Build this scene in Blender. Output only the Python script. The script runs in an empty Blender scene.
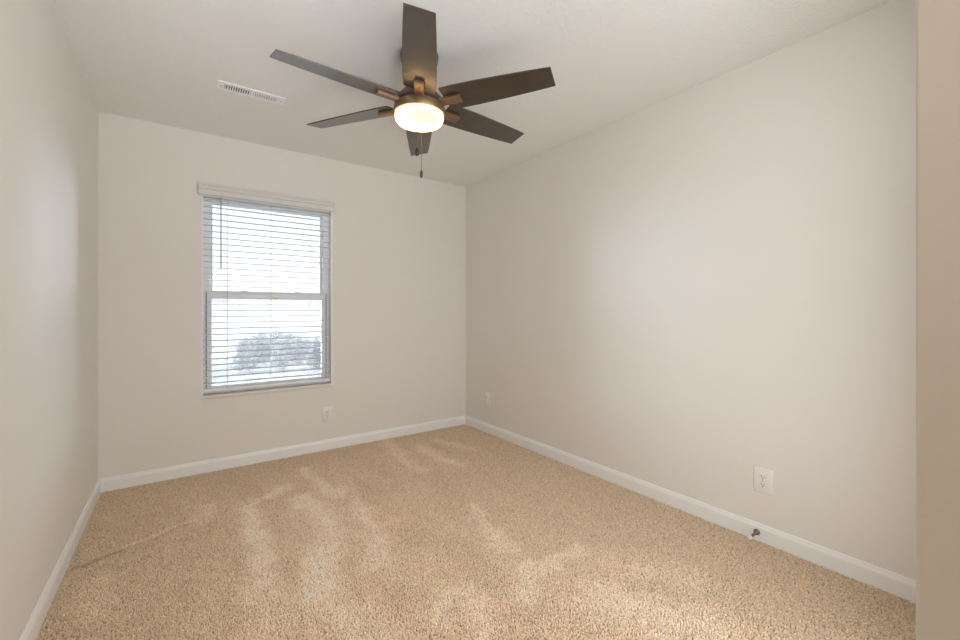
import bpy, bmesh, math, random
import numpy as np
from mathutils import Vector, Matrix

random.seed(4)
RNG = np.random.default_rng(11)
SC = bpy.context.scene
COL = SC.collection
PI = math.pi

# ------------------------------------------------------------------ room measures (metres)
XL, XR, YB, H = -0.432, 2.391, 3.612, 2.44      # left wall, right wall, window wall, ceiling height
XP, YP = 0.55, 0.082                            # corner of the wall that bounds the entry beside the camera
YR = -1.60                                      # rear end of the entry
WX0, WX1, WZ0, WZ1 = 0.119, 1.039, 0.548, 2.035  # window opening in the back wall
BB = 0.083                                      # baseboard height

# ------------------------------------------------------------------ camera
cam_data = bpy.data.cameras.new('camera')
cam_data.sensor_width = 36.0
cam_data.lens = 419.6 / 960 * 36.0
cam_data.shift_y = -9.06 / 960
cam_data.clip_start = 0.02
cam = bpy.data.objects.new('camera', cam_data)
cam.location = (0, 0, 1.160)
cam.rotation_euler = (PI / 2, 0, -0.619)
COL.objects.link(cam)
SC.camera = cam

# ------------------------------------------------------------------ sky (bright overcast)
SKY_STRENGTH = 1.15
HORIZON_GLOW = 82.0      # bright bands added low in the sky, out of view, to light side walls
world = bpy.data.worlds.new('overcast_sky')
SC.world = world
world.use_nodes = True
wn, wl = world.node_tree.nodes, world.node_tree.links
wn.clear()
w_out = wn.new('ShaderNodeOutputWorld')
w_bg = wn.new('ShaderNodeBackground')
w_bg.inputs['Strength'].default_value = SKY_STRENGTH
w_tc = wn.new('ShaderNodeTexCoord')
w_sep = wn.new('ShaderNodeSeparateXYZ')
w_ramp = wn.new('ShaderNodeValToRGB')
w_ramp.color_ramp.elements[0].position = 0.0
w_ramp.color_ramp.elements[0].color = (0.92, 0.96, 1.0, 1)
w_ramp.color_ramp.elements[1].position = 0.9
w_ramp.color_ramp.elements[1].color = (1.45, 1.5, 1.6, 1)
wl.new(w_tc.outputs['Generated'], w_sep.inputs[0])
wl.new(w_sep.outputs['Z'], w_ramp.inputs[0])
def w_math(op, a, b=None, clamp=False):
    n = wn.new('ShaderNodeMath'); n.operation = op; n.use_clamp = clamp
    for i, v in enumerate((a, b)):
        if v is None: continue
        if isinstance(v, (int, float)): n.inputs[i].default_value = v
        else: wl.new(v, n.inputs[i])
    return n.outputs[0]
def w_range(v, a, b):
    n = wn.new('ShaderNodeMapRange'); n.interpolation_type = 'SMOOTHSTEP'
    n.inputs['From Min'].default_value = a; n.inputs['From Max'].default_value = b
    n.inputs['To Min'].default_value = 0.0; n.inputs['To Max'].default_value = 1.0
    wl.new(v, n.inputs['Value']); return n.outputs[0]
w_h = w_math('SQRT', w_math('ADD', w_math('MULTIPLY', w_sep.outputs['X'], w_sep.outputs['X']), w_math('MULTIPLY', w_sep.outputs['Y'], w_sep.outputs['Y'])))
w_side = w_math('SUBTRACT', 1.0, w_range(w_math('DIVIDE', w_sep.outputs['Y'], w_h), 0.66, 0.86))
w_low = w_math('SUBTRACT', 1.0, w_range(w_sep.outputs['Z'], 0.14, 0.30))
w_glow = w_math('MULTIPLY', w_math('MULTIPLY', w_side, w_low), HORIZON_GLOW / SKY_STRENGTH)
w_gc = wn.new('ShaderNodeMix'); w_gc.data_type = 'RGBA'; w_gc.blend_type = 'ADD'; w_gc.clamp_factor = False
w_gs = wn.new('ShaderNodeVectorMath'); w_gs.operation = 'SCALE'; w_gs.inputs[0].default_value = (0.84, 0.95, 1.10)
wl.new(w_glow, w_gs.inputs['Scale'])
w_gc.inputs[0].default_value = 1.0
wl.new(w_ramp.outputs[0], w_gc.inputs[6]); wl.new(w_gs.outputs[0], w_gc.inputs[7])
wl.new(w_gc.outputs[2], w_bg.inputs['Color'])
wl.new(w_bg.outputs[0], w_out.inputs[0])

# portal that guides sky sampling through the window (adds no light of its own)
pd = bpy.data.lights.new('window_portal', 'AREA')
pd.shape = 'RECTANGLE'; pd.size = WX1 - WX0; pd.size_y = WZ1 - WZ0
pd.cycles.is_portal = True
po = bpy.data.objects.new('window_portal', pd)
po.location = ((WX0 + WX1) / 2, YB + 0.17, (WZ0 + WZ1) / 2)
po.rotation_euler = (-PI / 2, 0, 0)
COL.objects.link(po)

# unseen area lights added to brighten the room and warm the entry wall
def area(name, loc, rot, sx, sy, power, color):
    d = bpy.data.lights.new(name, 'AREA')
    d.shape = 'RECTANGLE'; d.size = sx; d.size_y = sy; d.energy = power; d.color = color
    o = bpy.data.objects.new(name, d)
    o.location = loc; o.rotation_euler = rot
    COL.objects.link(o)
    return o
area('entry_fill', (0.06, YR + 0.03, 1.25), (PI / 2, 0, 0), 0.90, 2.1, 3.0, (1.0, 0.80, 0.56))  # fill added in the closed entry, no opening behind it
dd = area('front_wall_fill', (1.19, YP + 0.012, 1.22), (PI / 2, 0, 0), 1.22, 2.34, 20.0, (0.94, 0.965, 0.99))  # fill panel added on the solid front wall, no doorway there
dd.data.spread = math.radians(160)
up = area('ceiling_fill', (-0.08, -0.60, 0.95), (PI / 2 + 0.60, 0, -0.16), 0.6, 0.5, 2.8, (0.90, 0.96, 1.02))  # fill added behind the camera to brighten the ceiling
up.data.spread = math.radians(55)
area('entry_ceiling_lamp', (0.06, -0.75, H - 0.03), (0, 0, 0), 0.3, 0.3, 2.6, (1.0, 0.60, 0.28))

SC.view_settings.view_transform = 'Standard'
SC.view_settings.look = 'None'
SC.view_settings.gamma = 1.0
SC.view_settings.use_curve_mapping = False
SC.view_settings.exposure = 0.26
SC.cycles.max_bounces = 14
SC.cycles.diffuse_bounces = 8
SC.cycles.transparent_max_bounces = 24
SC.cycles.sample_clamp_indirect = 6.0
SC.cycles.caustics_reflective = False
SC.cycles.caustics_refractive = False
SC.cycles.use_denoising = True

# ------------------------------------------------------------------ materials
def mat(name, color=(0.8, 0.8, 0.8), rough=0.6, metal=0.0, spec=0.5, emit=None, estr=0.0):
    m = bpy.data.materials.new(name)
    m.use_nodes = True
    b = m.node_tree.nodes['Principled BSDF']
    b.inputs['Base Color'].default_value = (*color, 1)
    b.inputs['Roughness'].default_value = rough
    b.inputs['Metallic'].default_value = metal
    b.inputs['Specular IOR Level'].default_value = spec
    if emit:
        b.inputs['Emission Color'].default_value = (*emit, 1)
        b.inputs['Emission Strength'].default_value = estr
    return m

def add_bump(m, scale, strength, dist=0.002, detail=3.0, rough=0.5, lo=0.35, hi=0.65, kind='noise'):
    nt = m.node_tree
    tc = nt.nodes.new('ShaderNodeTexCoord')
    if kind == 'noise':
        t = nt.nodes.new('ShaderNodeTexNoise')
        t.inputs['Scale'].default_value = scale
        t.inputs['Detail'].default_value = detail
        t.inputs['Roughness'].default_value = rough
    nt.links.new(tc.outputs['Object'], t.inputs['Vector'])
    r = nt.nodes.new('ShaderNodeMapRange')
    r.inputs['From Min'].default_value = lo
    r.inputs['From Max'].default_value = hi
    nt.links.new(t.outputs[0], r.inputs['Value'])
    bp = nt.nodes.new('ShaderNodeBump')
    bp.inputs['Strength'].default_value = strength
    bp.inputs['Distance'].default_value = dist
    nt.links.new(r.outputs[0], bp.inputs['Height'])
    nt.links.new(bp.outputs[0], nt.nodes['Principled BSDF'].inputs['Normal'])
    return m

def add_color_noise(m, scale, c0, c1, stretch=(1, 1, 1), detail=4.0):
    nt = m.node_tree
    tc = nt.nodes.new('ShaderNodeTexCoord')
    mp = nt.nodes.new('ShaderNodeMapping')
    mp.inputs['Scale'].default_value = stretch
    t = nt.nodes.new('ShaderNodeTexNoise')
    t.inputs['Scale'].default_value = scale
    t.inputs['Detail'].default_value = detail
    r = nt.nodes.new('ShaderNodeValToRGB')
    r.color_ramp.elements[0].position = 0.3; r.color_ramp.elements[0].color = (*c0, 1)
    r.color_ramp.elements[1].position = 0.7; r.color_ramp.elements[1].color = (*c1, 1)
    nt.links.new(tc.outputs['Object'], mp.inputs[0])
    nt.links.new(mp.outputs[0], t.inputs['Vector'])
    nt.links.new(t.outputs[0], r.inputs[0])
    nt.links.new(r.outputs[0], nt.nodes['Principled BSDF'].inputs['Base Color'])
    return m

WALL_C = (0.795, 0.775, 0.738)
M = {}
M['wall'] = add_bump(mat('wall_paint', WALL_C, 0.62, spec=0.3), 130, 0.10, 0.001)
M['ceiling'] = add_bump(mat('textured_ceiling_paint', (0.86, 0.86, 0.845), 0.8, spec=0.2), 55, 0.32, 0.004, detail=4.0, rough=0.55)
M['trim'] = mat('white_trim_paint', (0.88, 0.885, 0.88), 0.35)
M['vinyl'] = mat('white_vinyl', (0.87, 0.915, 0.95), 0.35)
M['gasket'] = mat('grey_sash_gasket', (0.22, 0.24, 0.27), 0.6)
M['blind'] = mat('white_faux_wood', (0.85, 0.855, 0.86), 0.5, spec=0.2)
M['valance'] = mat('white_valance', (0.69, 0.69, 0.68), 0.45)
M['cord'] = mat('white_cord', (0.7, 0.7, 0.69), 0.8)
M['wand'] = mat('clear_grey_wand', (0.42, 0.42, 0.42), 0.3)
M['sticker'] = mat('yellow_sticker', (0.85, 0.62, 0.05), 0.5)
M['plate'] = mat('white_outlet_plastic', (0.85, 0.84, 0.82), 0.35)
M['slot'] = mat('dark_outlet_slot', (0.03, 0.03, 0.03), 0.6)
M['screw'] = mat('painted_screw', (0.6, 0.6, 0.58), 0.4, metal=0.3)
M['nickel'] = mat('dull_bronze_metal', (0.23, 0.19, 0.15), 0.4, metal=0.8)
M['rubber'] = mat('white_rubber', (0.85, 0.84, 0.83), 0.5)
M['vent'] = mat('white_vent_enamel', (0.95, 0.95, 0.965), 0.4)
M['duct'] = mat('dark_duct', (0.02, 0.02, 0.022), 0.8)
M['bronze'] = mat('oil_rubbed_bronze', (0.085, 0.058, 0.038), 0.36, metal=0.35)
M['blade'] = add_color_noise(mat('espresso_wood', (0.03, 0.02, 0.014), 0.32, spec=1.0), 9, (0.020, 0.012, 0.007), (0.048, 0.030, 0.018), (1, 14, 1))
bb_ = M['blade'].node_tree.nodes['Principled BSDF']
bb_.inputs['Coat Weight'].default_value = 0.5; bb_.inputs['Coat Roughness'].default_value = 0.28
M['antique'] = mat('brushed_antique_bronze', (0.28, 0.192, 0.12), 0.38, metal=0.75)
M['fob'] = mat('dark_turned_wood', (0.045, 0.025, 0.015), 0.4)
M['chain'] = mat('bronze_chain', (0.20, 0.15, 0.10), 0.4, metal=0.7)
M['grass'] = add_color_noise(mat('winter_grass', (0.2, 0.18, 0.15), 0.95, spec=0.1), 0.5, (0.25, 0.246, 0.24), (0.46, 0.455, 0.445), (1, 3, 1), 8)
M['shrub'] = add_color_noise(mat('shrub_leaf', (0.05, 0.06, 0.05), 0.9, spec=0.1), 3, (0.040, 0.043, 0.040), (0.066, 0.069, 0.064))
M['bark'] = mat('grey_bark', (0.13, 0.125, 0.12), 0.95, spec=0.1)
M['siding'] = mat('outer_wall', (0.5, 0.5, 0.5), 0.8)

def glass_mat():
    m = bpy.data.materials.new('window_glass'); m.use_nodes = True
    nt = m.node_tree; nt.nodes.clear()
    out = nt.nodes.new('ShaderNodeOutputMaterial')
    mix = nt.nodes.new('ShaderNodeMixShader')
    tr = nt.nodes.new('ShaderNodeBsdfTransparent'); tr.inputs[0].default_value = (0.95, 0.97, 0.98, 1)
    gl = nt.nodes.new('ShaderNodeBsdfGlossy'); gl.inputs['Roughness'].default_value = 0.02
    fr = nt.nodes.new('ShaderNodeFresnel'); fr.inputs[0].default_value = 1.45
    nt.links.new(fr.outputs[0], mix.inputs[0]); nt.links.new(tr.outputs[0], mix.inputs[1])
    nt.links.new(gl.outputs[0], mix.inputs[2]); nt.links.new(mix.outputs[0], out.inputs[0])
    return m
M['glass'] = glass_mat()

def screen_mat():
    m = bpy.data.materials.new('insect_screen_mesh'); m.use_nodes = True
    nt = m.node_tree; nt.nodes.clear()
    out = nt.nodes.new('ShaderNodeOutputMaterial')
    mix = nt.nodes.new('ShaderNodeMixShader'); mix.inputs[0].default_value = 0.30
    tr = nt.nodes.new('ShaderNodeBsdfTransparent')
    m2 = nt.nodes.new('ShaderNodeMixShader'); m2.inputs[0].default_value = 0.5
    d = nt.nodes.new('ShaderNodeBsdfDiffuse'); d.inputs[0].default_value = (0.23, 0.234, 0.24, 1)
    t = nt.nodes.new('ShaderNodeBsdfTranslucent'); t.inputs[0].default_value = (0.23, 0.234, 0.24, 1)
    nt.links.new(d.outputs[0], m2.inputs[1]); nt.links.new(t.outputs[0], m2.inputs[2])
    nt.links.new(tr.outputs[0], mix.inputs[1]); nt.links.new(m2.outputs[0], mix.inputs[2])
    nt.links.new(mix.outputs[0], out.inputs[0])
    return m
M['screen'] = screen_mat()

def bowl_mat():
    m = bpy.data.materials.new('frosted_amber_glass'); m.use_nodes = True
    nt = m.node_tree; nt.nodes.clear()
    out = nt.nodes.new('ShaderNodeOutputMaterial')
    add = nt.nodes.new('ShaderNodeAddShader')
    mix = nt.nodes.new('ShaderNodeMixShader'); mix.inputs[0].default_value = 0.72
    d = nt.nodes.new('ShaderNodeBsdfPrincipled')
    d.inputs['Base Color'].default_value = (0.80, 0.66, 0.45, 1); d.inputs['Roughness'].default_value = 0.25
    t = nt.nodes.new('ShaderNodeBsdfTranslucent'); t.inputs[0].default_value = (0.95, 0.80, 0.52, 1)
    e = nt.nodes.new('ShaderNodeEmission'); e.inputs[0].default_value = (1.0, 0.56, 0.22, 1); e.inputs[1].default_value = 0.7
    nt.links.new(d.outputs[0], mix.inputs[1]); nt.links.new(t.outputs[0], mix.inputs[2])
    nt.links.new(mix.outputs[0], add.inputs[0]); nt.links.new(e.outputs[0], add.inputs[1])
    nt.links.new(add.outputs[0], out.inputs[0])
    return m
M['bowl'] = bowl_mat()

def pile_mat():
    m = mat('tan_carpet_yarn', (0.5, 0.36, 0.24), 0.95, spec=0.05)
    nt = m.node_tree
    a = nt.nodes.new('ShaderNodeVertexColor'); a.layer_name = 'yarn'
    nt.links.new(a.outputs[0], nt.nodes['Principled BSDF'].inputs['Base Color'])
    return m
M['pile'] = pile_mat()
M['carpet'] = mat('carpet_backing', (0.42, 0.33, 0.23), 0.95, spec=0.05)

# ------------------------------------------------------------------ mesh helpers
class MB:
    """collects shapes in one bmesh and links them as ONE object"""
    def __init__(self):
        self.bm = bmesh.new()
    def box(self, x0, x1, y0, y1, z0, z1, bevel=0.0, seg=2):
        v = [self.bm.verts.new(p) for p in ((x0, y0, z0), (x1, y0, z0), (x1, y1, z0), (x0, y1, z0),
                                            (x0, y0, z1), (x1, y0, z1), (x1, y1, z1), (x0, y1, z1))]
        f = [self.bm.faces.new([v[i] for i in q]) for q in ((3, 2, 1, 0), (4, 5, 6, 7), (0, 1, 5, 4), (1, 2, 6, 5), (2, 3, 7, 6), (3, 0, 4, 7))]
        if bevel:
            ed = {e for q in f for e in q.edges}
            bmesh.ops.bevel(self.bm, geom=list(ed), offset=bevel, segments=seg, affect='EDGES', profile=0.5)
        return self
    def prism(self, pts, axis, a0, a1):
        """closed polygon pts (2D) extruded along axis between a0 and a1"""
        def mk(p, a):
            return {'x': (a, p[0], p[1]), 'y': (p[0], a, p[1]), 'z': (p[0], p[1], a)}[axis]
        b = [self.bm.verts.new(mk(p, a0)) for p in pts]
        t = [self.bm.verts.new(mk(p, a1)) for p in pts]
        n = len(pts)
        for i in range(n):
            self.bm.faces.new((b[i], b[(i + 1) % n], t[(i + 1) % n], t[i]))
        self.bm.faces.new(b[::-1]); self.bm.faces.new(t)
        return self
    def lathe(self, prof, c=(0, 0, 0), seg=48, axis='z'):
        """profile of (radius, height) pairs turned about an axis"""
        rings = []
        for r, h in prof:
            if r < 1e-6:
                ring = [self.bm.verts.new(self._ax(0, 0, h, c, axis))]
            else:
                ring = [self.bm.verts.new(self._ax(r * math.cos(2 * PI * k / seg), r * math.sin(2 * PI * k / seg), h, c, axis)) for k in range(seg)]
            rings.append(ring)
        for a, b in zip(rings, rings[1:]):
            for k in range(seg):
                k2 = (k + 1) % seg
                if len(a) == 1 and len(b) == 1: continue
                if len(a) == 1: self.bm.faces.new((a[0], b[k2], b[k]))
                elif len(b) == 1: self.bm.faces.new((a[k], a[k2], b[0]))
                else: self.bm.faces.new((a[k], a[k2], b[k2], b[k]))
        return self
    @staticmethod
    def _ax(x, y, h, c, axis):
        if axis == 'z': return (c[0] + x, c[1] + y, c[2] + h)
        if axis == 'x': return (c[0] + h, c[1] + x, c[2] + y)
        return (c[0] + x, c[1] + h, c[2] + y)
    def tube(self, pts, radii, seg=8):
        pts = [Vector(p) for p in pts]
        if not hasattr(radii, '__len__'): radii = [radii] * len(pts)
        rings = []
        for i, p in enumerate(pts):
            d = (pts[min(i + 1, len(pts) - 1)] - pts[max(i - 1, 0)]).normalized()
            u = d.orthogonal().normalized(); w = d.cross(u)
            rings.append([self.bm.verts.new(p + (u * math.cos(2 * PI * k / seg) + w * math.sin(2 * PI * k / seg)) * radii[i]) for k in range(seg)])
        for a, b in zip(rings, rings[1:]):
            # match ring phase
            o = min(range(seg), key=lambda s: (a[0].co - b[s].co).length)
            for k in range(seg):
                self.bm.faces.new((a[k], a[(k + 1) % seg], b[(k + 1 + o) % seg], b[(k + o) % seg]))
        self.bm.faces.new(rings[0][::-1]); self.bm.faces.new(rings[-1])
        return self
    def build(self, name, m, parent=None, smooth=False, angle=35):
        bmesh.ops.recalc_face_normals(self.bm, faces=self.bm.faces)
        me = bpy.data.meshes.new(name)
        self.bm.to_mesh(me); self.bm.free()
        me.materials.append(m)
        if smooth:
            for p in me.polygons: p.use_smooth = True
            me.set_sharp_from_angle(angle=math.radians(angle))
        o = bpy.data.objects.new(name, me)
        COL.objects.link(o)
        if parent: o.parent = parent
        return o

def tag(o, label=None, cat=None, group=None, kind=None):
    if label: o['label'] = label
    if cat: o['category'] = cat
    if group: o['group'] = group
    if kind: o['kind'] = kind
    return o

def empty(name, loc, rz=0.0):
    o = bpy.data.objects.new(name, None)
    o.empty_display_size = 0.05
    o.location = loc; o.rotation_euler = (0, 0, rz)
    COL.objects.link(o)
    return o

def copy_tree(o, parent=None):
    c = o.copy(); COL.objects.link(c)
    if parent: c.parent = parent
    for ch in list(o.children): copy_tree(ch, c)
    return c

# ------------------------------------------------------------------ the setting
T = 0.14
w = MB()
w.box(XL - T, WX0, YB, YB + T, -0.05, H + 0.05)
w.box(WX1, XR + T, YB, YB + T, -0.05, H + 0.05)
w.box(WX0, WX1, YB, YB + T, -0.05, WZ0)
w.box(WX0, WX1, YB, YB + T, WZ1, H + 0.05)
tag(w.build('wall_back', M['wall']), 'beige painted wall around the window', 'wall', kind='structure')
tag(MB().box(XL - T, XL, YR, YB, -0.05, H + 0.05).build('wall_left', M['wall']), 'plain painted wall along the left', 'wall', kind='structure')
tag(MB().box(XR, XR + T, YP, YB, -0.05, H + 0.05).build('wall_right', M['wall']), 'plain painted wall along the right with two outlets', 'wall', kind='structure')
b = MB()
b.box(XP, XR + T, YR, YP, -0.05, H + 0.05)
ed = [e for e in b.bm.edges if all(abs(v.co.x - XP) < 1e-4 and abs(v.co.y - YP) < 1e-4 for v in e.verts)]
bmesh.ops.bevel(b.bm, geom=ed, offset=0.0025, segments=3, affect='EDGES', profile=0.5)
tag(b.build('wall_front', M['wall'], smooth=True), 'tan wall end close beside the camera at the right edge', 'wall', kind='structure')
tag(MB().box(XL - T, XP, YR - T, YR, -0.05, H + 0.05).build('wall_rear', M['wall']), 'wall closing the entry behind the camera', 'wall', kind='structure')
tag(MB().box(XL - T, XR + T, YR - T, YB + T, H, H + 0.08).build('ceiling', M['ceiling']), 'white textured ceiling', 'ceiling', kind='structure')
tag(MB().box(XL - T, XR + T, YR - T, YB + T, -0.10, -0.012).build('floor', M['carpet']), 'tan carpet floor', 'floor', kind='structure')

prof = [(0, -0.012), (0.013, -0.012), (0.013, 0.060), (0.0115, 0.066), (0.0085, 0.072), (0.007, 0.079), (0.004, BB), (0, BB)]
MB().prism([(XL + a, z) for a, z in prof], 'y', YR, YB).build('baseboard_left', M['trim'])['kind'] = 'structure'
MB().prism([(XR - a, z) for a, z in prof], 'y', YP, YB).build('baseboard_right', M['trim'])['kind'] = 'structure'
MB().prism([(YB - a, z) for a, z in prof], 'x', XL, XR).build('baseboard_back', M['trim'])['kind'] = 'structure'
b = MB()
b.prism([(YP + a, z) for a, z in prof], 'x', XP - 0.013, XR)
b.prism([(XP - a, z) for a, z in prof], 'y', YR, YP + 0.013)
b.build('baseboard_front', M['trim'])['kind'] = 'structure'
for n, what in (('left', 'along the plain left wall'), ('right', 'along the right wall under the outlets'), ('back', 'under the window wall'), ('front', 'around the near wall end')):
    tag(bpy.data.objects['baseboard_' + n], 'white baseboard running ' + what, 'baseboard')

# ------------------------------------------------------------------ carpet pile
def seg_dist(P, a, b):
    a, b = np.array(a), np.array(b); d = b - a
    t = np.clip(((P - a) @ d) / (d @ d), 0, 1)
    return np.hypot(*(P - (a + t[:, None] * d)).T)

def smooth_noise(P, sx, sy, seed):
    r = np.random.default_rng(seed); g = r.random((80, 80))
    x, y = P[:, 0] / sx + 20, P[:, 1] / sy + 20
    i, j = np.floor(x).astype(int), np.floor(y).astype(int)
    u, v = x - i, y - j
    u, v = u * u * (3 - 2 * u), v * v * (3 - 2 * v)
    i, j = i % 79, j % 79
    return (g[i, j] * (1 - u) + g[i + 1, j] * u) * (1 - v) + (g[i, j + 1] * (1 - u) + g[i + 1, j + 1] * u) * v

STREAKS = [  # vacuum and traffic marks in the pile: polyline, half width, strength
    ([(0.56, 3.0), (0.32, 2.84), (0.31, 2.57), (0.34, 2.37), (0.3, 2.1), (0.25, 1.92)], 0.05, 1.0),
    ([(0.73, 3.26), (0.75, 2.92), (0.8, 2.68)], 0.05, 1.0),
    ([(0.6, 2.75), (0.65, 2.44), (0.63, 2.21), (0.51, 1.94), (0.47, 1.81)], 0.08, 1.0),
    ([(0.85, 2.5), (0.85, 2.29), (0.84, 2.06), (0.74, 1.88)], 0.06, 0.9),
    ([(0.92, 2.16), (0.76, 2.12)], 0.06, 0.7),
    ([(1.68, 3.23), (1.68, 2.9), (1.73, 2.7)], 0.05, 0.9),
    ([(1.42, 2.05), (1.33, 1.79), (1.3, 1.6)], 0.05, 0.9),
    ([(1.58, 1.37), (1.35, 1.38), (1.27, 1.4), (1.14, 1.28)], 0.05, 0.9),
    ([(1.37, 1.09), (1.47, 0.98), (1.56, 0.79)], 0.13, 0.9),
    ([(1.62, 1.22), (1.80, 0.95)], 0.09, 0.6),
    ([(0.98, 1.48), (0.85, 1.44), (0.76, 1.34)], 0.035, 0.9),
    ([(0.98, 1.37), (0.9, 1.23)], 0.05, 0.8),
    ([(1.48, 3.5), (1.43, 3.07), (1.43, 2.76)], 0.05, 0.8),
    ([(1.9, 3.3), (1.98, 2.9)], 0.05, 0.5),
    ([(-0.28, 2.41), (-0.27, 2.16)], 0.06, 0.6),
    ([(0.30, 1.9), (0.2, 1.6)], 0.10, 0.5),
    ([(0.45, 1.75), (0.55, 1.3)], 0.09, 0.5),
    ([(0.13, 2.95), (0.10, 2.8)], 0.05, 0.6),
    ([(-0.38, 2.61), (-0.24, 2.66)], 0.011, -2.4),
    ([(-0.24, 2.66), (0.09, 2.82)], 0.010, -0.45),
    ([(-0.24, 2.69), (0.09, 2.85)], 0.014, 0.6),
    ([(-0.40, 1.95), (-0.33, 2.0)], 0.02, -1.2),
]
def carpet_pile():
    s = 0.0064
    def patch(x0, x1, y0, y1):
        gx, gy = np.arange(x0, x1, s), np.arange(y0, y1, s)
        a, c = np.meshgrid(gx, gy, indexing='ij')
        return np.c_[a.ravel(), c.ravel()]
    P = np.r_[patch(XL + 0.016, XR - 0.014, YP + 0.018, YB - 0.014), patch(XL + 0.016, XP - 0.018, -0.35, YP + 0.014)]
    n = len(P)
    P = P + RNG.normal(0, 0.0018, (n, 2))
    P[:, 0] = np.clip(P[:, 0], XL + 0.0155, XR - 0.0155); P[:, 1] = np.minimum(P[:, 1], YB - 0.0155)
    mark = np.zeros(n)
    wob = np.c_[smooth_noise(P, 0.07, 0.07, 1) - 0.5, smooth_noise(P, 0.07, 0.07, 2) - 0.5] * 0.07
    for pts, hw, st in STREAKS:
        Q = P + (wob if hw > 0.02 else wob * 0.45)
        d = np.min([seg_dist(Q, a, c) for a, c in zip(pts, pts[1:])], axis=0)
        g = np.exp(-(d / hw) ** 2) * st
        mark = np.where(np.abs(g) > np.abs(mark), g, mark)
    tread = (smooth_noise(P, 0.10, 0.34, 5) - 0.5) + 0.8 * (smooth_noise(P, 0.05, 0.16, 6) - 0.5) + 0.5 * (smooth_noise(P, 0.03, 0.03, 7) - 0.5)
    # combed towards the window or towards the door; darker and less mottled next to the walls
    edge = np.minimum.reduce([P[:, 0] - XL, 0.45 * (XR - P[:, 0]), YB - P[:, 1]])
    off_wall = np.clip(edge / 0.7, 0, 1)
    comb = np.clip(0.75 * mark + 0.34 * tread * off_wall + 0.42 * (off_wall - 0.7), -1, 1)
    lean = RNG.normal(0, 0.0015, (n, 2)); lean[:, 1] += comb * 0.004
    hgt = 0.0125 + RNG.normal(0, 0.0011, n) - 0.002 * np.clip(comb, 0, 1)
    z0 = -0.0125
    zt = z0 + hgt
    rad = 0.0040 + RNG.normal(0, 0.0004, n)
    ang = RNG.random(n) * PI
    K = 5
    V = np.empty((n, 2 * K + 1, 3))
    for k in range(K):
        ca, sa = np.cos(ang + k * 2 * PI / K), np.sin(ang + k * 2 * PI / K)
        V[:, k] = np.c_[P[:, 0] + 0.62 * rad * ca, P[:, 1] + 0.62 * rad * sa, np.full(n, z0)]
        V[:, K + k] = np.c_[P[:, 0] + rad * ca + 0.6 * lean[:, 0], P[:, 1] + rad * sa + 0.6 * lean[:, 1], z0 + hgt * 0.62]
    V[:, 2 * K] = np.c_[P + lean, zt]
    base = (np.arange(n) * (2 * K + 1))[:, None]
    quads = np.concatenate([np.array([[k, (k + 1) % K, K + (k + 1) % K, K + k]]) for k in range(K)])
    tris = np.concatenate([np.array([[K + k, K + (k + 1) % K, 2 * K]]) for k in range(K)])
    li = np.concatenate([np.concatenate([quads.ravel(), tris.ravel()])[None, :] + base], 1).ravel().astype(np.int32)
    per = np.array([4] * K + [3] * K); tot = np.tile(per, n)
    start = np.concatenate([[0], np.cumsum(tot)[:-1]]).astype(np.int32)
    me = bpy.data.meshes.new('carpet_pile')
    nv = n * (2 * K + 1)
    me.vertices.add(nv); me.loops.add(len(li)); me.polygons.add(len(tot))
    me.vertices.foreach_set('co', V.ravel())
    me.loops.foreach_set('vertex_index', li)
    me.polygons.foreach_set('loop_start', start)
    me.polygons.foreach_set('use_smooth', np.ones(len(tot), dtype=bool))
    me.update(calc_edges=True)
    base_c = np.array(CARPET_C)
    f = np.exp(RNG.normal(0, 0.10, n))
    dark = RNG.random(n) < 0.08
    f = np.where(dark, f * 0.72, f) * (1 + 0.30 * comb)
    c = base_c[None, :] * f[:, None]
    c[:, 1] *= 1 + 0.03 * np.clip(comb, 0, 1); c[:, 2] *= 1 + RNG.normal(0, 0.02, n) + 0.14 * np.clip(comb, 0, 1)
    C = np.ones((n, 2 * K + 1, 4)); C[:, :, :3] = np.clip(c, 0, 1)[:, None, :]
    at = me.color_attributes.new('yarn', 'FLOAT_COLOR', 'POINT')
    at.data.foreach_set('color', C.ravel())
    me.materials.append(M['pile'])
    o = bpy.data.objects.new('carpet_pile', me); COL.objects.link(o)
    tag(o, 'tan speckled cut carpet pile with light vacuum marks', 'carpet', kind='stuff')
CARPET_C = (0.80, 0.64, 0.465)
carpet_pile()

# ------------------------------------------------------------------ window
YF = YB + 0.070                      # room face of the vinyl frame
win = empty('window_1', ((WX0 + WX1) / 2, YF, WZ0))
tag(win, 'white vinyl single hung window behind the open blind', 'window', kind='structure')
def wpart(mb, name, m, parent=None, **k):
    o = mb.build(name, m, parent or win, **k)
    if parent is None:
        o.matrix_parent_inverse = Matrix.Translation(-Vector(win.location))
    return o
F = 0.057
mb = MB()
mb.box(WX0, WX0 + F, YF, YB + T, WZ0, WZ1, 0.003)
mb.box(WX1 - F, WX1, YF, YB + T, WZ0, WZ1, 0.003)
mb.box(WX0 + F, WX1 - F, YF, YB + T, WZ1 - F, WZ1)
mb.box(WX0 + F, WX1 - F, YF, YB + T, WZ0, WZ0 + 0.03)
wpart(mb, 'window_frame', M['vinyl'])
mb = MB()
mb.box(WX0, WX0 + 0.009, YB - 0.004, YF, WZ0, WZ1)
mb.box(WX1 - 0.009, WX1, YB - 0.004, YF, WZ0, WZ1)
wpart(mb, 'jamb_liner', M['trim'])
ZR0, ZR1 = 1.255, 1.300               # meeting rail
S = 0.030
X0, X1 = WX0 + 0.035, WX1 - 0.035
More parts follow.
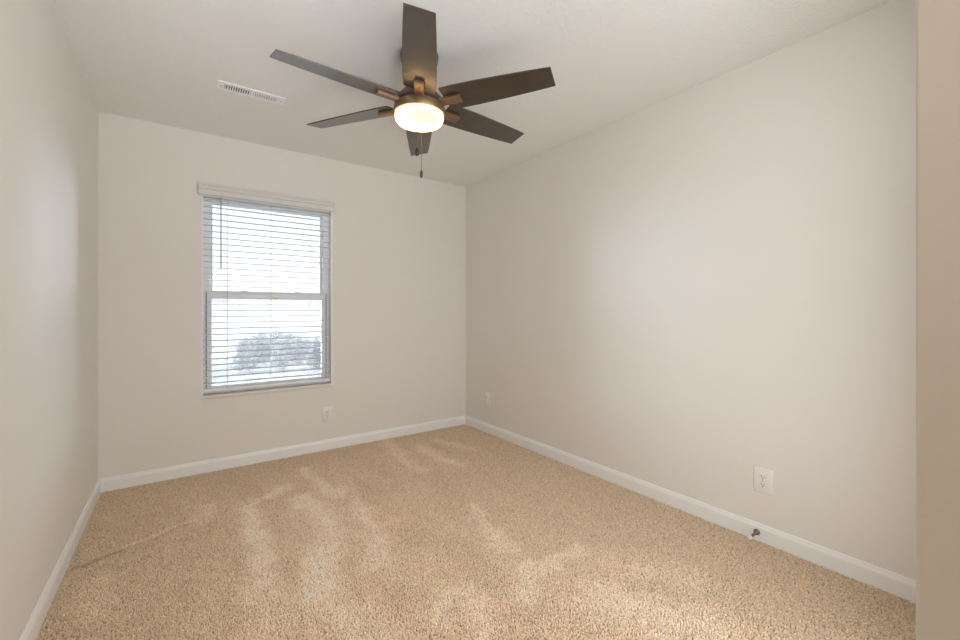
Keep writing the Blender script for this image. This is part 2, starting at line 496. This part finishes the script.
# upper sash, set back
mb = MB()
mb.box(WX0 + F, WX0 + F + 0.016, YF + 0.038, YF + 0.060, ZR0 + 0.02, WZ1 - F)
mb.box(WX1 - F - 0.016, WX1 - F, YF + 0.038, YF + 0.060, ZR0 + 0.02, WZ1 - F)
mb.box(WX0 + F + 0.016, WX1 - F - 0.016, YF + 0.038, YF + 0.060, WZ1 - F - 0.02, WZ1 - F)
mb.box(WX0 + F + 0.016, WX1 - F - 0.016, YF + 0.038, YF + 0.060, ZR0 + 0.005, ZR1 + 0.012)
us = wpart(mb, 'upper_sash', M['vinyl'])
g = MB().box(WX0 + F + 0.01, WX1 - F - 0.01, YF + 0.047, YF + 0.051, ZR0 + 0.02, WZ1 - F - 0.01).build('glass_pane', M['glass'], us)
# lower sash, room side
mb = MB()
mb.box(X0, X0 + S, YF - 0.004, YF + 0.030, WZ0 + 0.012, ZR1, 0.003)
mb.box(X1 - S, X1, YF - 0.004, YF + 0.030, WZ0 + 0.012, ZR1, 0.003)
mb.box(X0 + S, X1 - S, YF - 0.004, YF + 0.030, ZR0, ZR1, 0.003)
mb.box(X0 + S, X1 - S, YF - 0.004, YF + 0.030, WZ0 + 0.012, WZ0 + 0.052, 0.003)
ls = wpart(mb, 'lower_sash', M['vinyl'])
MB().box(X0 + S - 0.005, X1 - S + 0.005, YF + 0.010, YF + 0.014, WZ0 + 0.045, ZR0 + 0.008).build('glass_pane', M['glass'], ls)
for x in (X0 - 0.006, X1 + 0.001):
    MB().box(x, x + 0.005, YF - 0.0055, YF + 0.02, WZ0 + 0.03, ZR1 + 0.005).build('gasket', M['gasket'], ls)['label'] = 'dark gasket strip beside the lower sash'
for x in (0.385, 0.77):
    mb = MB().box(x - 0.03, x + 0.03, YF - 0.002, YF + 0.026, ZR1, ZR1 + 0.010, 0.003)
    mb.lathe([(0.012, 0.010), (0.012, 0.017), (0, 0.017)], (x, YF + 0.012, ZR1), 16)
    mb.box(x - 0.004, x + 0.035, YF - 0.004, YF + 0.006, ZR1 + 0.009, ZR1 + 0.016, 0.002)
    mb.build('sash_lock', M['vinyl'], ls)
MB().box(0.598, 0.632, YF - 0.0048, YF - 0.0038, ZR0 + 0.002, ZR0 + 0.012).build('sticker', M['sticker'], ls)['label'] = 'small yellow sticker on the meeting rail'
mb = MB()
mb.box(WX0 + F, WX1 - F, YF + 0.058, YF + 0.0585, WZ0 + 0.03, ZR1)
wpart(mb, 'insect_screen', M['screen'])
for o in list(us.children) + list(ls.children):
    o.matrix_parent_inverse = Matrix.Identity(4)
# sill board under the opening
mb = MB().box(WX0 - 0.004, WX1 + 0.004, YB - 0.022, YF, WZ0 - 0.017, WZ0 + 0.001, 0.004)
tag(mb.build('trim_1', M['wall'], smooth=True), 'thin beige sill ledge under the window', 'sill', kind='structure')

# ------------------------------------------------------------------ blind
bl = empty('window_blind', ((WX0 + WX1) / 2, YB + 0.035, WZ0))
tag(bl, 'white two inch slat blind hanging open in the window', 'blind')
PINV = Matrix.Translation(-Vector(bl.location))
def bpart(mb, name, m, **k):
    o = mb.build(name, m, bl, **k); o.matrix_parent_inverse = PINV; return o
vp = [(-0.022, 1.996), (-0.026, 2.000), (-0.028, 2.012), (-0.030, 2.026), (-0.030, 2.030), (-0.038, 2.036), (-0.040, 2.050), (-0.044, 2.054), (-0.044, 2.066), (-0.014, 2.066), (-0.014, 1.996)]
mb = MB().prism([(YB + y, z) for y, z in vp], 'x', 0.100, 1.053)
mb.box(0.100, 0.109, YB - 0.0141, YB - 0.001, 1.998, 2.064)
mb.box(1.044, 1.053, YB - 0.0141, YB - 0.001, 1.998, 2.064)
bpart(mb, 'valance', M['valance'])
bpart(MB().box(WX0 + 0.011, WX1 - 0.011, YB + 0.010, YB + 0.062, 1.990, 2.033, 0.003), 'headrail', M['blind'])
mb = MB()
zs = np.arange(0.630, 1.985, 0.0445)
for z in zs:
    n = 6; x0, x1 = WX0 + 0.013, WX1 - 0.013
    tilt = math.radians(2.0)
    top, bot = [], []
    for i in range(n + 1):
        u = -0.025 + 0.05 * i / n
        arch = 0.0016 * (1 - (u / 0.025) ** 2)
        y, zz = YB + 0.036 + u, z + arch + u * math.sin(tilt)
        top.append((y, zz + 0.0017)); bot.append((y, zz - 0.0017))
    mb.prism(top + bot[::-1], 'x', x0, x1)
bpart(mb, 'slats', M['blind'])
bpart(MB().box(WX0 + 0.013, WX1 - 0.013, YB + 0.011, YB + 0.061, 0.568, 0.591, 0.005), 'bottom_rail', M['blind'])
for x in (0.283, 0.577, 0.872):
    mb = MB()
    for y in (YB + 0.0095, YB + 0.0625):
        mb.tube([(x, y, 0.591), (x, y, 1.99)], 0.0011, 5)
    for z in zs:
        mb.tube([(x, YB + 0.0095, z - 0.0022), (x, YB + 0.0625, z - 0.0022)], 0.0007, 4)
    bpart(mb, 'ladder_cord', M['cord'])
mb = MB().tube([(0.239, YB + 0.004, 1.985), (0.239, YB + 0.003, 1.47)], 0.0042, 6)
mb.tube([(0.239, YB + 0.012, 1.992), (0.239, YB + 0.004, 1.980)], 0.003, 6)
bpart(mb, 'tilt_wand', M['wand'])

# ------------------------------------------------------------------ ceiling fan
FX, FY = 0.968, 1.879
fan = empty('ceiling_fan', (FX, FY, 2.19))
tag(fan, 'dark bronze six blade ceiling fan with a lit glass bowl', 'ceiling fan')
def z_(v): return v - 2.19
mb = MB().lathe([(0, z_(H)), (0.092, z_(H)), (0.095, z_(2.425)), (0.090, z_(2.400)), (0.055, z_(2.372)), (0.022, z_(2.365)), (0, z_(2.365))], seg=40)
mb.build('canopy', M['bronze'], fan, True)
MB().lathe([(0, z_(2.372)), (0.0125, z_(2.372)), (0.0125, z_(2.27)), (0, z_(2.27))], seg=20).build('downrod', M['bronze'], fan, True)
mb = MB().lathe([(0, z_(2.285)), (0.030, z_(2.285)), (0.034, z_(2.275)), (0.070, z_(2.262)), (0.085, z_(2.245)), (0.116, z_(2.212)), (0.1225, z_(2.203)),
                 (0.1225, z_(2.189)), (0.116, z_(2.185)), (0.116, z_(2.176)), (0, z_(2.176))], seg=56)
for k in range(30):
    a = 2 * PI * k / 30
    mb.tube([(0.112 * math.cos(a), 0.112 * math.sin(a), z_(2.181)), (0.1205 * math.cos(a), 0.1205 * math.sin(a), z_(2.181))], 0.0035, 5)
mb.build('motor_housing', M['bronze'], fan, True)
mb = MB().lathe([(0, z_(2.178)), (0.118, z_(2.178)), (0.1245, z_(2.174)), (0.1265, z_(2.168)), (0.1265, z_(2.142)), (0.1245, z_(2.137)), (0.119, z_(2.137)), (0.119, z_(2.172)), (0, z_(2.172))], seg=64)
mb.build('light_kit', M['antique'], fan, True)
mb = MB().lathe([(0.1170, z_(2.150)), (0.1170, z_(2.137)), (0.1195, z_(2.133)), (0.1200, z_(2.122)), (0.1170, z_(2.108)), (0.108, z_(2.097)), (0.092, z_(2.0905)), (0.06, z_(2.0865)), (0.03, z_(2.085)), (0, z_(2.0845))], seg=64)
bw = mb.build('glass_bowl', M['bowl'], fan, True, 60)
bw['label'] = 'lit amber white glass bowl'
# bulbs inside the bowl
A_CAM = math.atan2(-FY, -FX)
for k, (da, rr, e) in enumerate(((A_CAM - PI / 2 - 0.15, 0.062, 1.3), (A_CAM + PI * 0.70, 0.068, 0.85))):
    d = bpy.data.lights.new('bulb_light', 'POINT'); d.energy = e; d.color = (1.0, 0.80, 0.50); d.shadow_soft_size = 0.018
    o = bpy.data.objects.new('bulb_light', d); COL.objects.link(o); o.parent = fan
    o.location = (rr * math.cos(da), rr * math.sin(da), z_(2.127))

# blade: local x runs outwards, y across
def blade_mesh():
    R0, R1 = 0.142, 0.671
    st = [(0.0, 0.0715), (0.012, 0.0745), (0.12, 0.0765), (0.3, 0.0755), (0.5, 0.071), (0.7, 0.066), (0.88, 0.060), (1.0, 0.0562)]
    out = [(R0 + (R1 - R0) * t, wd) for t, wd in st]
    pts = out + [(x, -wd) for x, wd in out[::-1]]
    mb = MB().prism(pts, 'z', -0.003, 0.003)
    ed = [e for e in mb.bm.edges if abs(e.verts[0].co.z - e.verts[1].co.z) < 1e-6]
    bmesh.ops.bevel(mb.bm, geom=ed, offset=0.0012, segments=1, affect='EDGES')
    return mb
def bracket_mesh():
    mb = MB().box(0.105, 0.230, -0.0235, 0.0235, -0.019, -0.0032, 0.0025)
    return mb
PITCH = math.atan(-0.2249)
b0 = blade_mesh().build('blade', M['blade'], fan)
br0 = bracket_mesh().build('blade_bracket', M['antique'], b0)
for k in range(6):
    o = b0 if k == 0 else copy_tree(b0, fan)
    o.rotation_euler = (PITCH, 0, math.radians(-117.2 + 60 * k))
# pull chains
def chain(ang, rad, z1, zp0, zp1, rim, fr=1.0):
    x, y = rad * math.cos(ang), rad * math.sin(ang)
    mb = MB()
    mb.tube([(rim * math.cos(ang), rim * math.sin(ang), z1), (x, y, z1 - 0.004), (x, y, zp1)], 0.0011, 6)
    z = zp1 + 0.004
    while z < z1 - 0.006:
        mb.lathe([(0, -0.0015), (0.0016, 0), (0, 0.0015)], (x, y, z), 6); z += 0.0042
    c = mb.build('pull_chain', M['chain'], fan, True)
    hgt = zp1 - zp0
    MB().lathe([(0, 0), (0.0045 * fr, 0.001), (0.0058 * fr, 0.006), (0.0062 * fr, hgt * 0.55), (0.0048 * fr, hgt - 0.006), (0.002, hgt), (0, hgt)], (x, y, zp0), 14).build('pull_fob', M['fob'], c, True)
chain(A_CAM + 0.02 - 0.10, 0.134, z_(2.160), z_(1.884), z_(1.922), 0.1255, 1.5)
chain(A_CAM + PI - 0.075, 0.134, z_(2.160), z_(1.866), z_(1.908), 0.1255, 1.25)

# ------------------------------------------------------------------ ceiling vent
VX0, VX1, VY0, VY1 = 0.166, 0.512, 2.733, 2.836
vent = empty('ceiling_vent', ((VX0 + VX1) / 2, (VY0 + VY1) / 2, H))
tag(vent, 'white rectangular air register on the ceiling near the window', 'vent')
hx, hy = (VX1 - VX0) / 2, (VY1 - VY0) / 2
mb = MB()
ix, iy = hx - 0.034, hy - 0.024
for x0, x1, y0, y1 in ((-hx, -ix, -hy, hy), (ix, hx, -hy, hy), (-ix, ix, -hy, -iy), (-ix, ix, iy, hy), (-0.006, 0.006, -iy, iy)):
    mb.box(x0, x1, y0, y1, -0.0045, -0.0005)
mb.build('vent_frame', M['vent'], vent)
MB().box(-ix, ix, -iy, iy, -0.0012, -0.0004).build('duct_opening', M['duct'], vent)['label'] = 'dark duct behind the fins'
mb = MB()
nf = 11
for side in (-1, 1):
    for i in range(nf):
        x = side * (0.006 + (ix - 0.006) * (i + 0.5) / nf)
        t = side * 0.0032
        mb.prism([(x - 0.0012 - t, -0.0014), (x + 0.0012 - t, -0.0014), (x + 0.0012 + t, -0.0062), (x - 0.0012 + t, -0.0062)], 'y', -iy, iy)
mb.build('louver', M['vent'], vent)
for x in (-hx + 0.015, hx - 0.015):
    MB().lathe([(0, -0.0067), (0.003, -0.0063), (0.0045, -0.0043), (0, -0.0043)], (x, 0, 0), 12).build('screw', M['screw'], vent, True)
MB().box(-hx + 0.018, -hx + 0.022, -0.012, 0.012, -0.009, -0.0041, 0.001).build('damper_lever', M['screw'], vent)

# ------------------------------------------------------------------ outlets
def make_outlet(label, loc, rz):
    r = empty('wall_outlet', loc, rz)
    tag(r, label, 'outlet', 'white duplex outlets low on the walls')
    mb = MB().box(-0.0425, 0.0425, -0.0065, 0.0, -0.0625, 0.0625, 0.0028)
    mb.build('cover_plate', M['plate'], r, True, 50)
    for s in (1, -1):
        zc = s * 0.0195
        pts = []
        for k in range(28):
            a = 2 * PI * k / 28
            pts.append((max(-0.0172, min(0.0172, 0.0205 * math.cos(a))), zc + max(-0.0142, min(0.0142, 0.0172 * math.sin(a)))))
        rec = MB().prism(pts, 'y', -0.0085, -0.004).build('receptacle', M['plate'], r)
        sl = MB()
        sl.box(-0.0075, -0.0053, -0.0088, -0.0080, zc - 0.001, zc + 0.0085)
        sl.box(0.0053, 0.0075, -0.0088, -0.0080, zc, zc + 0.0075)
        sl.lathe([(0.003, -0.0088), (0.003, -0.0080), (0, -0.0080)], (0, 0, zc - 0.007), 12, 'y')
        sl.lathe([(0.0, -0.0088), (0.003, -0.0088)], (0, 0, zc - 0.007), 12, 'y')
        sl.build('slots', M['slot'], rec)
        ring = MB()
        ring.prism([(1.04 * p[0], zc + (p[1] - zc) * 1.05) for p in pts], 'y', -0.0068, -0.005)
        ring.build('seam', M['screw'], rec)
    MB().lathe([(0, -0.0082), (0.0028, -0.0078), (0.0034, -0.0064), (0, -0.0064)], (0, 0, 0), 12, 'y').build('screw', M['screw'], r, True)
    return r
make_outlet('white duplex outlet on the right wall, above the door stop', (XR, 0.894, 0.304), -PI / 2)
make_outlet('white duplex outlet on the window wall, below the window', (1.000, YB, 0.296), 0)
make_outlet('white duplex outlet on the right wall, close to the far corner', (XR, 3.235, 0.315), -PI / 2)

# ------------------------------------------------------------------ door stop on the right baseboard
ds = empty('door_stop', (XR - 0.013, 0.918, 0.040))
tag(ds, 'small metal door stop with white tip on the right baseboard', 'door stop')
MB().lathe([(0, 0.0), (0.0145, 0.0), (0.0145, -0.005), (0.010, -0.010), (0.006, -0.013), (0, -0.013)], seg=20, axis='x').build('base', M['nickel'], ds, True)
mb = MB().tube([(-0.012, 0, 0), (-0.056, 0, -0.002), (-0.076, 0, -0.003)], 0.0048, 10)
for k in range(9):
    mb.lathe([(0.0045, 0.0015), (0.0062, 0), (0.0045, -0.0015)], (-0.016 - k * 0.005, 0, -0.0004 * k), 12, 'x')
mb.build('rod', M['nickel'], ds, True)
MB().lathe([(0, 0), (0.0085, 0), (0.0105, -0.004), (0.0105, -0.014), (0.007, -0.018), (0, -0.018)], (-0.073, 0, -0.003), 16, 'x').build('rubber_tip', M['rubber'], ds, True)

# ------------------------------------------------------------------ outside the window
def ground_z(x, y):
    d = math.hypot(x, y)
    return -0.35 + 0.03 * math.sin(x * 0.5) * math.sin(y * 0.4 + 1) + max(0.0, d - 16) ** 1.25 * 0.011
mb = MB()
nx, ny = 60, 60
xs = [-30 + 110 * i / nx for i in range(nx + 1)]
ys = [YB + 0.3 + 110 * (j / ny) ** 1.8 for j in range(ny + 1)]
gv = [[mb.bm.verts.new((x, y, ground_z(x, y))) for y in ys] for x in xs]
for i in range(nx):
    for j in range(ny):
        mb.bm.faces.new((gv[i][j], gv[i + 1][j], gv[i + 1][j + 1], gv[i][j + 1]))
tag(mb.build('ground', M['grass'], smooth=True), 'pale winter field rising outside the window', 'ground', kind='structure')

def px(u, d):
    l = (u - 480) / 419.6 * d
    s, c = math.sin(0.619), math.cos(0.619)
    return l * c + d * s, -l * s + d * c
def shrub(u, d, wdt, hgt, label, seed):
    r = np.random.default_rng(seed)
    x, y = px(u, d); z = ground_z(x, y)
    root = empty('shrub', (x, y, z))
    tag(root, label, 'shrub', 'shrubs in the field outside the window')
    st = MB(); tips = []
    for k in range(16):
        a = r.random() * 2 * PI; sp = r.random() ** 0.6 * wdt * 0.5
        hh = hgt * (1 - 0.45 * (sp / (wdt * 0.5)) ** 2) * (0.7 + 0.3 * r.random())
        tip = Vector((sp * math.cos(a), sp * math.sin(a), hh))
        st.tube([(0.15 * tip.x, 0.15 * tip.y, -0.03), (0.6 * tip.x, 0.6 * tip.y, hh * 0.55), tip], [0.014, 0.009, 0.003], 5)
        tips.append(tip)
    st.build('stems', M['bark'], root)
    n = 1500
    V = []; Fc = []
    for i in range(n):
        t = tips[i % len(tips)]
        q = 0.25 + 0.8 * r.random()
        c = np.array([t.x * min(q + 0.1, 1), t.y * min(q + 0.1, 1), t.z * q]) + r.normal(0, 0.055, 3)
        c[2] = max(c[2], 0.03)
        d1 = r.normal(0, 1, 3); d1 /= np.linalg.norm(d1); d2 = np.cross(d1, r.normal(0, 1, 3)); d2 /= np.linalg.norm(d2)
        L = 0.035 + 0.025 * r.random()
        b = len(V)
        V += [c - d1 * L, c + d2 * L * 0.45, c + d1 * L, c - d2 * L * 0.45]; Fc.append((b, b + 1, b + 2, b + 3))
    me = bpy.data.meshes.new('foliage'); me.from_pydata([tuple(v) for v in V], [], Fc); me.materials.append(M['shrub'])
    f = bpy.data.objects.new('foliage', me); COL.objects.link(f); f.parent = root
shrub(247, 10.4, 0.55, 0.85, 'dark shrub outside the window, leftmost of the clump', 1)
shrub(264, 11.8, 0.85, 1.08, 'tall rounded shrub left of center in the clump outside', 2)
shrub(282, 10.5, 0.85, 1.10, 'tall shrub second from the right in the clump outside', 3)
shrub(298, 11.9, 0.60, 0.85, 'lower shrub at the right end of the clump outside', 4)
shrub(318, 11.0, 0.70, 0.85, 'shrub standing apart by the right side of the window', 5)

def bare_tree(u, d, hgt, label, seed):
    r = random.Random(seed)
    x, y = px(u, d)
    root = empty('bare_tree', (x, y, ground_z(x, y)))
    tag(root, label, 'tree')
    MB().tube([(0, 0, -0.1), (0.03, 0, hgt * 0.35), (0.0, 0.02, hgt * 0.7)], [0.04, 0.03, 0.014], 7).build('trunk', M['bark'], root)
    mb = MB()
    def grow(p, dr, L, rad, lv):
        q = p + dr * L
        mb.tube([p, p + dr * L * 0.5 + Vector((r.uniform(-1, 1), r.uniform(-1, 1), r.uniform(-1, 1))) * L * 0.06, q], [rad, rad * 0.8, rad * 0.55], 4)
        if lv:
            for k in range(3):
                nd = (dr + Vector((r.uniform(-1, 1), r.uniform(-1, 1), r.uniform(-0.2, 0.7))) * 0.75).normalized()
                grow(p + dr * L * r.uniform(0.55, 1.0), nd, L * 0.62, rad * 0.55, lv - 1)
    for k in range(7):
        a = 2 * PI * k / 7 + r.uniform(-0.3, 0.3)
        grow(Vector((0.015, 0.01, hgt * r.uniform(0.4, 0.68))), Vector((math.cos(a), math.sin(a), 0.9)).normalized(), hgt * 0.22, 0.012, 3)
    mb.build('branches', M['bark'], root)
bare_tree(308, 15.0, 2.6, 'small leafless tree beyond the shrubs outside the window', 3)
